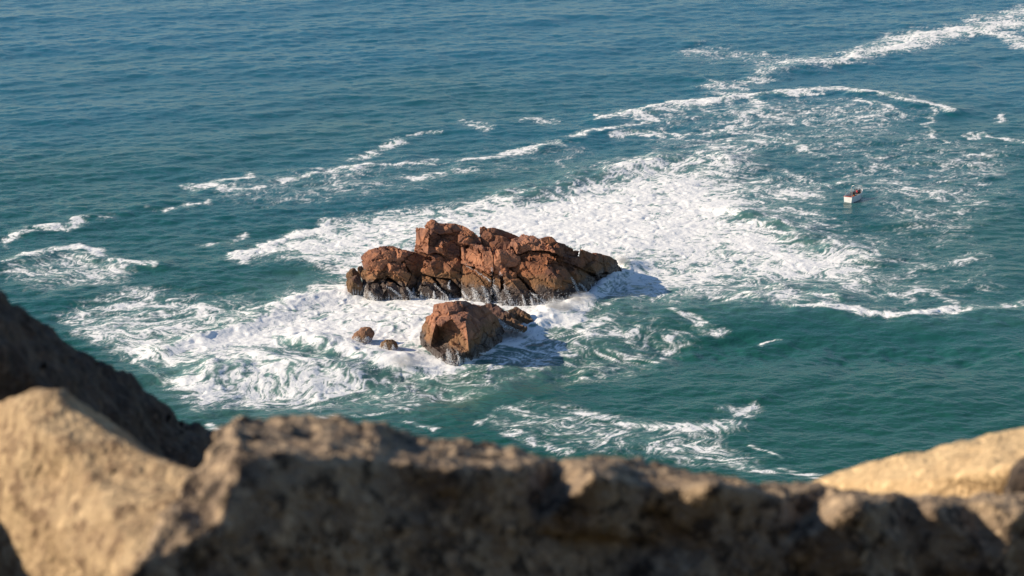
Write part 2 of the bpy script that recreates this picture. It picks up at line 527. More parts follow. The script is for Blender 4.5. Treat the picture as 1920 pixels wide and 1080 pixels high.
def build_sea():
    s_d = np.linspace(-1, 1, 1000)
    s = np.concatenate([-np.array([60, 25, 10, 5, 3, 2, 1.5, 1.25, 1.1, 1.03]), s_d, [1.03, 1.1, 1.25, 1.5, 2, 3, 5, 10, 25, 60]])
    # row spacing grows with distance
    ys = [330.0]
    while ys[-1] < 960:
        Yk = ys[-1]
        ys.append(Yk + 0.58 * (Yk * Yk + CAM_Z ** 2) / (CAM_Z * 2417))
    y = np.concatenate([[-60, 0, 60, 120, 180, 240, 280, 305, 320], ys, ys[-1] + np.array([6, 16, 40, 90, 200, 450, 1000, 2500, 6000, 14000, 30000])])
    W = np.where(y < 300, 0.235 * 300 + 16, 0.228 * y + 18)
    W = np.minimum(W, 600)
    X = s[None, :] * W[:, None]
    Y = np.repeat(y[:, None], len(s), 1)
    near = smoothstep(1.12, 1.0, np.abs(s))[None, :] * (smoothstep(305, 332, y) * smoothstep(ys[-1] + 20, ys[-1], y))[:, None]
    u, v = sea_uv(X, np.maximum(Y, 150))
    # wander of every outline so that nothing ends in a clean curve
    n1 = fbm(X * 0.03, Y * 0.03, 4, 1); n2 = fbm(X * 0.03 + 50, Y * 0.03, 4, 5)
    n3 = fbm(X * 0.12, Y * 0.12, 3, 9); n4 = fbm(X * 0.12 + 9, Y * 0.12, 3, 14)
    uu = u + 26 * n1 + 14 * n3; vv = v + 8 * n2 + 5.0 * n4
    ok = near > 0.01
    D = np.zeros_like(X)
    for den, soft, pts in POLYS:
        b = ok & boxed(uu, vv, pts, soft * 2)
        U, V = uu[b], vv[b]
        d = seg_dist(U, V, pts + [pts[0]], 0.55)
        sd_ = np.where(inside(U, V, pts), d, -d)
        D[b] = np.maximum(D[b], den * smoothstep(-soft * 0.6, soft, sd_))
    for den, hw, pts in STROKES:
        b = ok & boxed(uu, vv, pts, hw * 3 + 10)
        d = seg_dist(uu[b], vv[b], pts, 0.5)
        D[b] = np.maximum(D[b], den * 1.12 * np.exp(-(d / (hw * 0.85)) ** 2))
    patch = fbm(X * 0.018 + 3, Y * 0.018, 4, 21)
    shred = fbm(X * 0.07 + 2.0 * n4, Y * 0.07 + 2.0 * n3, 4, 25)
    D = D * (1 + 0.28 * patch + 0.42 * shred) + 0.05 * np.maximum(0, patch - 0.25)
    D = np.clip(D, 0, 1.35)
    # waves
    H1, A1, B1 = fft_waves(512, 223.0, 4.5, (0.36, -0.93), 3, 1.5, 90, 4)
    H2, A2, B2 = fft_waves(512, 97.0, 2.6, (0.10, -0.99), 8, 0.8, 30, 2)
    ca, sa = math.cos(0.5), math.sin(0.5)
    Xr, Yr = X * ca - Y * sa, X * sa + Y * ca
    a1, a2 = 0.088, 0.032
    calm = 1 - 0.35 * smoothstep(0.5, 1.0, D)
    gust = 1 + 0.25 * fbm(X * 0.006, Y * 0.006, 3, 31)
    Z = (a1 * sample(H1, 223.0, X, Y) + a2 * sample(H2, 97.0, Xr, Yr)) * calm * gust
    DXc = 0.9 * a1 * sample(A1, 223.0, X, Y); DYc = 0.9 * a1 * sample(B1, 223.0, X, Y)
    # long swell
    Z += 0.45 * np.sin((0.36 * X - 0.93 * Y) * 2 * np.pi / 62 + 1.5 * n1 + 0.7) * (0.6 + 0.6 * n2)
    M = np.zeros_like(X)
    for h, hw, pts in MOUNDS:
        b = ok & boxed(uu, vv, pts, hw * 4 + 10)
        U, V = u[b] + 0.6 * (uu[b] - u[b]), v[b] + 0.6 * (vv[b] - v[b])
        d = seg_dist(U, V, pts, 0.35)
        # steeper on the side that faces the shore
        M[b] += h * np.exp(-(d / hw) ** 2)
    Z += M * (1 + 0.5 * n3)
    # churned white water
    ch = np.abs(fbm(X * 0.07 + 1.2 * n3, Y * 0.07 + 1.2 * n4 + X * 0.03, 2, 41)); c2 = np.abs(fbm(X * 0.22 + n3 * 1.5, Y * 0.22 + n4 * 1.5, 2, 47))
    Z += smoothstep(0.45, 1.0, D) * ((0.5 - ch) * 0.30 + (0.4 - c2) * 0.06)
    Z *= near; DXc *= near; DYc *= near
    D *= near
    FO = foam_field(X, Y, D)
    air = smoothstep(0.10, 0.85, D) * 0.9 + 0.42 * np.clip(M, 0, 2.2) / 2.2 * smoothstep(450, 640, v)  # wave mounds are tinted too, painting in light that shines through them
    for den, soft, pts in [(0.5, 60, POLYS[0][2]), (0.45, 50, POLYS[3][2]), (0.35, 50, POLYS[6][2]), (0.35, 40, POLYS[8][2])]:
        b = ok & boxed(uu, vv, pts, soft * 2)
        U, V = uu[b], vv[b]
        d = seg_dist(U, V, pts + [pts[0]], 0.5)
        sd_ = np.where(inside(U, V, pts), d, -d)
        air[b] = np.maximum(air[b], den * smoothstep(-soft, soft * 0.5, sd_))
    co = np.stack([X + DXc, Y + DYc, Z], -1).reshape(-1, 3).astype(np.float32)
    nr, nc = X.shape
    i = np.arange((nr - 1) * nc).reshape(nr - 1, nc)[:, :-1].ravel()
    quads = np.stack([i, i + 1, i + nc + 1, i + nc], 1).astype(np.int32)
    me = bpy.data.meshes.new('sea')
    me.vertices.add(len(co)); me.vertices.foreach_set('co', co.ravel())
    me.loops.add(quads.size); me.loops.foreach_set('vertex_index', quads.ravel())
    me.polygons.add(len(quads))
    me.polygons.foreach_set('loop_start', np.arange(0, quads.size, 4, dtype=np.int32))
    me.polygons.foreach_set('use_smooth', np.ones(len(quads), bool))
    me.update(calc_edges=True)
    for nm, arr in (('foam', FO), ('aerated_glow', air), ('open_sea', 1.0 - near)):
        at = me.attributes.new(nm, 'FLOAT', 'POINT')
        at.data.foreach_set('value', arr.ravel().astype(np.float32))
    o = link_mesh('sea', me, mat_sea())
    tag(o, 'teal blue sea with drifting white foam around the rocks', 'sea', kind='structure')
    return o, (X, Y, Z)


SEA, SEA_GRID = build_sea()

# ------------------------------------------------------------------ ROCKS
def grow(bm, target, iters=6):
    for _ in range(iters):
        es = [e for e in bm.edges if e.calc_length() > target * 1.5]
        if not es: break
        bmesh.ops.subdivide_edges(bm, edges=es, cuts=1)
        bmesh.ops.triangulate(bm, faces=[f for f in bm.faces if len(f.verts) > 3])


def roughen(bm, seed, a1, s1, a2, s2, soft=2, a3=0.0, frac=0.0, fs=1.0):
    for _ in range(soft):
        bmesh.ops.smooth_vert(bm, verts=bm.verts, factor=0.5, use_axis_x=True, use_axis_y=True, use_axis_z=True)
    bm.normal_update()
    off = Vector((seed * 17.3, seed * 5.1, seed * 9.7))
    mv = []
    for vt in bm.verts:
        p = vt.co + off
        n = mnoise.noise_vector(p * s1) * a1
        q = p * s2
        t = mnoise.fractal(q, 1.0, 2.0, 4, noise_basis='PERLIN_ORIGINAL')
        # ledges: layered rock steps
        l = mnoise.noise(Vector((p.x * 0.18 + p.y * 0.1, p.y * 0.15, p.z * 1.1 + p.x * 0.45)) * 1.0)
        # planar chips
        cell = mnoise.voronoi(p * (s2 * 1.3), distance_metric='DISTANCE')[0]
        chip = (cell[1] - cell[0])
        if frac:
            # fracture: slabs lying along the dip of the beds stand proud or recessed
            w_ = mnoise.noise_vector(p * 0.4) * 0.25
            e = Vector(((p.x * 0.92 - p.z * 0.40) * 0.26, p.y * 0.30, (p.z * 0.92 + p.x * 0.40) * 0.62)) * fs + w_ * 0.35
            dv, pv = mnoise.voronoi(e, distance_metric='DISTANCE')
            tl = mnoise.cell_vector(pv[0] * 23.1) - Vector((0.5, 0.5, 0.5))
            o1 = mnoise.cell(pv[0] * 37.7) * 0.8 + (e - pv[0]).dot(tl) * 2.2 + (0.10 if dv[1] - dv[0] > 0.05 else -0.6)
            dv, pv = mnoise.voronoi(e * 2.6, distance_metric='DISTANCE')
            tl = mnoise.cell_vector(pv[0] * 13.7) - Vector((0.5, 0.5, 0.5))
            o2 = mnoise.cell(pv[0] * 51.3) * 0.16 + (e * 2.6 - pv[0]).dot(tl) * 0.5 + (0.05 if dv[1] - dv[0] > 0.07 else -0.10)
            n = n + vt.normal * (frac * (o1 + o2))
        mv.append(n + vt.normal * (t * a2 + l * a3 + (min(chip, 0.35) - 0.2) * a2 * 1.6))
    for vt, d in zip(bm.verts, mv):
        vt.co += d


def close_back(bm, thick, shrink=0.25, drop=0.45, low=0.6):
    bd = [e for e in bm.edges if e.is_boundary]
    r = bmesh.ops.extrude_edge_only(bm, edges=bd)
    nv = [g for g in r['geom'] if isinstance(g, bmesh.types.BMVert)]
    c = sum((x.co for x in nv), Vector()) / len(nv)
    for x in nv:
        x.co.x += (c.x - x.co.x) * shrink
        x.co.y += thick
        x.co.z -= thick * drop * (low if x.co.z < c.z else 1.0)
    ne = [g for g in r['geom'] if isinstance(g, bmesh.types.BMEdge) and g.is_boundary]
    bmesh.ops.contextual_create(bm, geom=ne)
    bmesh.ops.triangulate(bm, faces=bm.faces)
    bmesh.ops.recalc_face_normals(bm, faces=bm.faces)


def piece_bm(pts3, pts2, inner3=(), inner2=(), thick=6.0, inset=0.0, **kw):
    """closed block whose front follows the outline pts3; pts2 = the same outline in 2D for triangulation"""
    if inset:
        c = sum(pts3, Vector()) / len(pts3)
        out = []
        for p in pts3:
            d = (c - p); L = d.length
            out.append(p + d * min(0.3, inset / max(L, 1e-6)))
        pts3 = out
    n = len(pts2)
    v2 = [Vector((x, -yy)) for x, yy in pts2] + [Vector((x, -yy)) for x, yy in inner2]
    v3 = list(pts3) + list(inner3)
    res = delaunay_2d_cdt(v2, [(i, (i + 1) % n) for i in range(n)], [], 1, 1e-4)
    bm = bmesh.new()
    vv = []
    for k, org in enumerate(res[3]):
        vv.append(bm.verts.new(v3[org[0]] if org else Vector((0, 0, 0))))
    for f in res[2]:
        bm.faces.new([vv[i] for i in f])
    bmesh.ops.delete(bm, geom=[x for x in bm.verts if not x.link_faces], context='VERTS')
    close_back(bm, thick, **kw)
    return bm


M_ROCK = mat_rock('red_sea_rock', 0.0)
M_ROCK_F = mat_rock('red_sea_rock_near', 2.0, base_a=(0.325, 0.145, 0.080), base_b=(0.195, 0.086, 0.051), wet_z=2.4, streak=0.35, pale=0.7)
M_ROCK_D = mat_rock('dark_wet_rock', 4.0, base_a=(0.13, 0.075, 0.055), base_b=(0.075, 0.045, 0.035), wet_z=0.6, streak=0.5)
M_ROCK_W = mat_rock('awash_rock', 5.0, base_a=(0.36, 0.21, 0.13), base_b=(0.24, 0.13, 0.085), wet_z=-0.8, streak=2.0)

WLX = [60, 210, 515, 815, 1000, 1800, 1400, 1550, 1700, 1790]
WLY = [545, 562, 562, 562, 592, 610, 605, 560, 475, 420]


def isl_Y(zx, zy):
    w = np.interp(zx, WLX, WLY)
    Yw = at_z(*zo(zx, w)).y
    return Yw + 0.018 * max(0.0, w - zy)


def isl(zx, zy, d=0.0):
    return at_y(*zo(zx, zy), isl_Y(zx, zy) + d)


ISLET = [  # name, label, tilt left-right, tilt up, offset, outline in enlarged survey, inner points
    ('A1', -0.6, 1.6, 0.0, [(193, 306), (215, 285), (240, 265), (290, 250), (330, 238), (378, 238), (398, 268), (384, 328), (335, 350), (290, 402), (245, 390), (205, 378)], [(300, 290, -1.0), (255, 330, -.8)]),
    ('A2', -1.6, 0.2, -0.3, [(203, 380), (245, 392), (290, 404), (276, 432), (264, 452), (240, 458), (192, 424), (196, 400)], []),
    ('A3', -1.4, 0.3, -0.4, [(292, 405), (325, 418), (352, 432), (330, 455), (312, 470), (264, 454), (276, 432)], []),
    ('A4', -1.3, 0.0, -0.2, [(192, 426), (262, 456), (312, 474), (345, 482), (330, 530), (300, 600), (212, 590), (204, 500)], [(262, 510, -1.2)]),
    ('A5', 0.2, 1.8, 0.2, [(380, 238), (410, 252), (480, 262), (532, 272), (478, 300), (425, 330), (386, 328), (398, 268)], [(440, 285, -.9)]),
    ('A6', -0.4, 0.2, -0.6, [(386, 330), (425, 332), (462, 346), (502, 408), (488, 450), (470, 492), (430, 482), (395, 458), (352, 430), (294, 403), (336, 352)], [(390, 400, -1.2), (370, 350, -.8)]),
    ('A7', -0.7, 0.2, -0.4, [(314, 472), (352, 434), (400, 462), (432, 486), (425, 520), (405, 590), (300, 600), (330, 530)], [(360, 510, -.8)]),
    ('A8', 1.9, 0.6, 0.6, [(480, 300), (534, 272), (572, 292), (566, 400), (522, 478), (490, 500), (472, 492), (490, 450), (504, 408), (464, 345)], []),
    ('A9', -0.8, 0.2, -0.6, [(434, 488), (468, 494), (492, 505), (488, 590), (410, 590), (424, 530)], [(455, 520, -.8)]),
    ('A10', 0.3, 0.3, 0.9, [(490, 500), (524, 480), (560, 420), (570, 590), (488, 590)], []),
    ('B1', -3.6, 0.0, 0.4, [(529, 118), (545, 122), (566, 126), (590, 132), (602, 142), (612, 176), (606, 230), (602, 284), (576, 288), (523, 264), (526, 190)], [(575, 200, -.6)]),
    ('B2', 0.7, 2.4, 0.0, [(588, 112), (598, 86), (628, 72), (644, 78), (662, 100), (700, 100), (772, 97), (820, 112), (862, 134), (800, 142), (700, 150), (622, 168), (602, 142)], [(640, 120, -.8), (740, 125, -.7)]),
    ('B3', 0.5, 0.5, -0.4, [(612, 172), (700, 152), (800, 145), (802, 240), (800, 302), (700, 290), (645, 272), (604, 284), (608, 230)], [(690, 230, -.9), (640, 225, .4), (760, 200, -.2)]),
    ('B4', 1.1, 0.5, -0.2, [(805, 145), (862, 136), (900, 160), (930, 192), (946, 234), (872, 236), (806, 242)], [(850, 180, -.7)]),
    ('B5', -0.1, 0.6, -0.6, [(566, 300), (602, 286), (700, 292), (804, 305), (806, 400), (806, 492), (742, 440), (650, 428), (562, 404)], [(620, 350, -1.1), (700, 340, -.2), (740, 390, -.9)]),
    ('B6', -0.9, 0.0, -0.7, [(558, 406), (622, 430), (650, 460), (690, 510), (730, 545), (735, 595), (512, 595), (518, 540), (532, 468)], [(585, 470, -1.2), (640, 520, -.4)]),
    ('B7', 0.2, 0.3, -0.2, [(650, 432), (742, 442), (806, 495), (812, 600), (748, 600), (732, 545), (692, 508)], [(700, 470, -.9), (770, 520, -.6)]),
    ('C1', -0.2, 0.4, -1.3, [(808, 246), (830, 236), (880, 236), (950, 240), (998, 234), (1006, 320), (1000, 424), (950, 395), (900, 372), (810, 342)], [(870, 270, -.5), (940, 320, -.7)]),
    ('C2', 0.3, 0.8, -1.2, [(810, 346), (900, 376), (950, 398), (1000, 430), (1002, 500), (1000, 640), (920, 640), (816, 600), (812, 480)], [(870, 440, -.5), (940, 500, -.6)]),
    ('C3', -0.5, 0.2, -1.0, [(1008, 362), (1050, 372), (1056, 440), (1060, 500), (1050, 640), (1004, 640), (1006, 440)], []),
    ('D1', 1.3, -0.8, 3.2, [(926, 180), (930, 122), (945, 116), (965, 124), (1032, 134), (1100, 158), (1162, 186), (1122, 220), (1060, 262), (950, 262), (940, 220)], [(1000, 170, -.5)]),
    ('E1', 0.2, 0.4, -0.8, [(1000, 236), (1030, 244), (1060, 252), (1114, 232), (1140, 270), (1162, 322), (1140, 352), (1062, 378), (1012, 362), (1008, 300)], [(1050, 290, -1.1), (1110, 300, -.3)]),
    ('E2', -0.5, 1.4, 0.0, [(1114, 230), (1128, 200), (1170, 190), (1188, 172), (1212, 158), (1252, 166), (1298, 190), (1330, 212), (1392, 276), (1330, 268), (1232, 262), (1152, 296), (1142, 268)], [(1165, 235, -1.2), (1230, 215, -.9), (1290, 235, -.6)]),
    ('E3', -0.4, 0.3, -0.8, [(1150, 300), (1234, 266), (1332, 272), (1400, 300), (1440, 372), (1472, 402), (1532, 494), (1545, 640), (1400, 650), (1352, 620), (1290, 560), (1224, 488), (1182, 430), (1110, 392), (1084, 378), (1142, 354), (1164, 322)], [(1230, 330, -1.0), (1330, 350, -1.0), (1290, 440, -.9), (1400, 440, -.7), (1380, 520, -.3), (1180, 370, -.4)]),
    ('E4', 0.0, 0.4, -2.0, [(1060, 402), (1084, 382), (1112, 396), (1180, 434), (1222, 492), (1288, 564), (1300, 650), (1100, 650), (1060, 600), (1062, 480)], [(1120, 450, -1.0), (1180, 520, -.6)]),
    ('E5', 0.9, 1.0, 1.2, [(1302, 188), (1330, 182), (1362, 178), (1402, 214), (1480, 250), (1550, 268), (1546, 300), (1412, 282), (1394, 274), (1334, 212)], [(1420, 245, -.5)]),
    ('E6', 0.1, 1.6, 0.4, [(1412, 285), (1545, 302), (1548, 262), (1562, 254), (1600, 270), (1680, 296), (1730, 312), (1765, 335), (1776, 360), (1790, 392), (1640, 412), (1500, 352), (1424, 330)], [(1500, 310, -.7), (1620, 330, -.7), (1700, 360, -.5)]),
    ('E7', -0.3, 0.2, -0.2, [(1404, 300), (1424, 332), (1500, 354), (1640, 414), (1704, 442), (1700, 520), (1600, 590), (1546, 600), (1534, 494), (1474, 402), (1442, 370)], [(1520, 400, -1.0), (1600, 430, -.7), (1590, 500, -.5), (1470, 365, .8)]),
    ('E9', 0.4, 0.4, 0.0, [(1642, 412), (1792, 393), (1780, 450), (1740, 500), (1702, 520), (1706, 442)], [(1720, 425, -.6)]),
]

CORE = [(215, 330), (330, 262), (470, 285), (540, 300), (545, 160), (610, 135), (780, 125), (900, 175), (1000, 160), (1090, 185), (1130, 215), (1210, 190), (1300, 215), (1380, 240), (1540, 300), (1700, 340), (1740, 400), (1680, 500), (1540, 620), (1300, 650), (1000, 640), (800, 610), (500, 600), (230, 590)]

islet = empty('rocky_islet', at_z(900, 545))
tag(islet, 'large cracked reddish brown rock islet ringed by surf, tallest rock in the picture', 'rock')


def make_islet():
    cbm = piece_bm([isl(x, y, 1.6) for x, y in CORE], CORE, thick=12, shrink=0.12, drop=0.5)
    grow(cbm, 1.0); roughen(cbm, 1.0, 0.5, 0.3, 0.35, 0.6, 1)
    obj('rock_core', cbm, M_ROCK, islet)
    for i, (nm, a, b, d0, out, inn) in enumerate(ISLET):
        cx = sum(p[0] for p in out) / len(out); cy = sum(p[1] for p in out) / len(out)

        def dd(x, y):
            return 0.8 * d0 + 1.35 * a * (x - cx) / 100 + b * (cy - y) / 100
        p3 = [isl(x, y, dd(x, y)) for x, y in out]
        i3 = [isl(x, y, dd(x, y) + 1.5 * e) for x, y, e in inn]
        bm = piece_bm(p3, out, i3, [(x, y) for x, y, e in inn], thick=5.5, inset=0.015)
        grow(bm, 0.30)
        roughen(bm, 2.0, 0.10, 0.35, 0.05, 1.1, 0, 0.12, 0.42, 0.60)
        obj('rock_block', bm, M_ROCK, islet)


make_islet()

# ---- near rock: one fractured block with facets
FWX = [500, 560, 680, 770, 880, 1000, 1060, 1240, 1300]
FWY = [840, 868, 950, 975, 945, 895, 850, 760, 720]


def frk_Y(zx, zy):
    w = np.interp(zx, FWX, FWY)
    return at_z(*zo(zx, w)).y + 0.016 * max(0.0, w - zy)


def frk(zx, zy, d=0.0):
    return at_y(*zo(zx, zy), frk_Y(zx, zy) + d)


def facet_rock(name, V, faces, thick, target, seed, mat, ymap, parent=None, rough=(0.25, 0.45, 0.22, 0.8), soft=1, frac=0.25):
    bm = bmesh.new()
    vv = {}
    for kk, (x, y, d) in V.items():
        vv[kk] = bm.verts.new(ymap(x, y, d * (1.7 if kk in 'tuvwxyzABCDEFGHIJKLNO' else 1.0)))
    for f in faces:
        bm.faces.new([vv[q] for q in f])
    bmesh.ops.triangulate(bm, faces=bm.faces)
    close_back(bm, thick, 0.22, 0.45)
    grow(bm, target)
    roughen(bm, seed, *rough, soft, 0.12, frac)
    return obj(name, bm, mat, parent)


FV = {
    'a': (560, 905, 0.5), 'b': (548, 770, 2.2), 'c': (566, 720, 2.2), 'd': (592, 690, 2.0), 'e': (640, 655, 2.0), 'f': (640, 600, 3.2),
    'g': (705, 588, 3.6), 'h': (780, 578, 4.5), 'i': (838, 574, 5.0), 'j': (925, 612, 3.4), 'k': (1000, 635, 3.2), 'l': (1042, 690, 2.6),
    'm': (1078, 770, 2.0), 'n': (1068, 905, 0.8), 'o': (960, 950, 0.0), 'p': (880, 985, -0.4), 'q': (770, 1020, -0.6), 'r': (680, 1000, -0.4), 's': (600, 950, 0.0),
    # inner edges
    't': (652, 712, -1.2), 'u': (632, 790, -1.6), 'v': (622, 852, -1.0), 'w': (690, 720, -0.8), 'x': (757, 684, 0.6), 'y': (786, 760, 1.3), 'z': (806, 850, 0.9),
    'A': (672, 765, 1.7), 'B': (668, 840, 1.4), 'C': (802, 672, 0.6), 'D': (835, 712, -1.6), 'E': (850, 795, -2.0), 'F': (858, 890, -1.4), 'G': (815, 900, -0.8),
    'H': (855, 640, 1.4), 'I': (690, 905, -0.6), 'J': (960, 720, 0.6), 'K': (960, 830, 0.1), 'L': (720, 640, 1.6), 'N': (765, 900, -0.2), 'O': (745, 820, 1.5), 'Q': (560, 850, 0.6), 'T': (1065, 840, 1.0),
}
FF = [('Q', 'v', 'u', 'b'), ('b', 'u', 't', 'c'), ('c', 't', 'd'), ('d', 't', 'e'),
      ('e', 't', 'w', 'L'), ('e', 'L', 'f'), ('f', 'L', 'g'), ('g', 'L', 'h'), ('L', 'w', 'x'), ('L', 'x', 'C'), ('L', 'C', 'H', 'h'), ('h', 'H', 'i'), ('i', 'H', 'j'),
      ('t', 'u', 'A', 'w'), ('w', 'A', 'x'), ('x', 'A', 'O', 'y'), ('u', 'v', 'B', 'A'), ('A', 'B', 'O'), ('y', 'O', 'z'), ('O', 'B', 'N', 'z'), ('v', 'I', 'B'), ('B', 'I', 'N'),
      ('x', 'y', 'D', 'C'), ('y', 'z', 'E', 'D'), ('z', 'G', 'F', 'E'), ('z', 'N', 'G'),
      ('C', 'D', 'H'), ('H', 'D', 'J', 'j'), ('D', 'E', 'J'), ('E', 'K', 'J'), ('E', 'F', 'K'), ('j', 'J', 'k'), ('k', 'J', 'l'), ('l', 'J', 'K'), ('l', 'K', 'm'), ('m', 'K', 'T'),
      ('Q', 'a', 's', 'v'), ('v', 's', 'r', 'I'), ('I', 'r', 'q', 'N'), ('N', 'q', 'G'), ('G', 'q', 'p', 'F'), ('F', 'p', 'o', 'K'), ('K', 'o', 'n', 'T')]
near_rock = facet_rock('sea_rock', FV, FF, 7.0, 0.28, 31.0, M_ROCK_F, frk, None, (0.12, 0.4, 0.07, 0.9), 0, 0.25)
tag(near_rock, 'dome shaped brown rock with a shaded hollow in front, standing before the islet', 'rock', 'rocks in the surf')


def boulder(cx, cy, w, h, depth, seed, mat, label, lean=0.0, ymap=None, target=0.35, sink=1.0, amp=0.18, rot=0.0):
    """lumpy boulder around a point of the survey; w, h, depth in metres"""
    bm = bmesh.new()
    bmesh.ops.create_icosphere(bm, subdivisions=3, radius=1.0)
    base = at_z(*zo(cx, cy))
    off = Vector((seed, seed * 2.3, seed * 0.7))
    for vt in bm.verts:
        p = vt.co.copy()
        # angular: clamp against a few random planes
        r = random.Random(int(seed * 100))
        for _ in range(9):
            n = Vector((r.uniform(-1, 1), r.uniform(-1, 1), r.uniform(-0.5, 1))).normalized()
            dd = p.dot(n) - r.uniform(0.62, 0.9)
            if dd > 0: p -= n * dd
        vt.co = Vector((p.x * w / 2, p.y * depth / 2, p.z * (h + sink) / 2))
        vt.co.x += lean * vt.co.z
    bmesh.ops.rotate(bm, verts=bm.verts, cent=(0, 0, 0), matrix=Matrix.Rotation(rot, 3, 'Z'))
    grow(bm, target)
    bmesh.ops.translate(bm, verts=bm.verts, vec=base + Vector((0, depth * 0.45, (h - sink) / 2)))
    roughen(bm, seed, amp, 0.6, amp, 1.0, 1, 0.1)
    o = obj('sea_rock', bm, mat)
    tag(o, label, 'rock', 'rocks in the surf')
    return o


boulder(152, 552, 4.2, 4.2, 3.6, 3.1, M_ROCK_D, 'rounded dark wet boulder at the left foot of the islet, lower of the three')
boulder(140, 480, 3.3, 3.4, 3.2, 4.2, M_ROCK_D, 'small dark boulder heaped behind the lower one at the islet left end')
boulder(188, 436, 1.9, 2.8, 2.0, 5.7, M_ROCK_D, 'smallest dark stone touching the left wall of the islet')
pointed = boulder(205, 858, 4.6, 3.4, 4.4, 6.3, M_ROCK_W, 'pointed brown rock streaming with white water left of the dome shaped rock', 0.2)
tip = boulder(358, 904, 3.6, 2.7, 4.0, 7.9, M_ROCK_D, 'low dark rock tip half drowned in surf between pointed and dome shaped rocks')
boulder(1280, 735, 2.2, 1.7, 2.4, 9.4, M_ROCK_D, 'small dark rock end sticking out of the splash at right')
SL = {'a': (915, 606, 5.5), 'b': (960, 600, 5.5), 'c': (1030, 602, 5.0), 'd': (1085, 640, 4.0), 'e': (1150, 690, 2.5), 'f': (1225, 745, 1.0), 'g': (1200, 775, 0.5), 'h': (1120, 760, 0.5), 'i': (1060, 740, 1.5), 'j': (1000, 680, 3.0), 'k': (1075, 668, 3.0), 'l': (1140, 722, 1.2)}
SF = [('a', 'j', 'k', 'c', 'b'), ('c', 'k', 'd'), ('d', 'k', 'l', 'e'), ('e', 'l', 'g', 'f'), ('l', 'h', 'g'), ('k', 'i', 'h', 'l'), ('j', 'i', 'k')]
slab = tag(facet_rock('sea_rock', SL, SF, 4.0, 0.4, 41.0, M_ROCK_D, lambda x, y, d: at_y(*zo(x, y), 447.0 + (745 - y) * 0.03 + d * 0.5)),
    'long dark slab sloping into the water behind the right side of the dome shaped rock', 'rock', 'rocks in the surf')
SL2 = {'a': (1092, 640, 0.0), 'b': (1150, 622, 1.0), 'c': (1185, 640, 0.5), 'd': (1260, 700, -1.0), 'e': (1240, 740, -1.5), 'f': (1150, 700, -1.0)}
tag(facet_rock('sea_rock', SL2, [('a', 'f', 'c', 'b'), ('c', 'f', 'e', 'd')], 3.0, 0.4, 43.0, M_ROCK_D, lambda x, y, d: at_y(*zo(x, y), 456.0 + d)),
    'narrow dark ledge between the long slab and the white splash', 'rock', 'rocks in the surf')

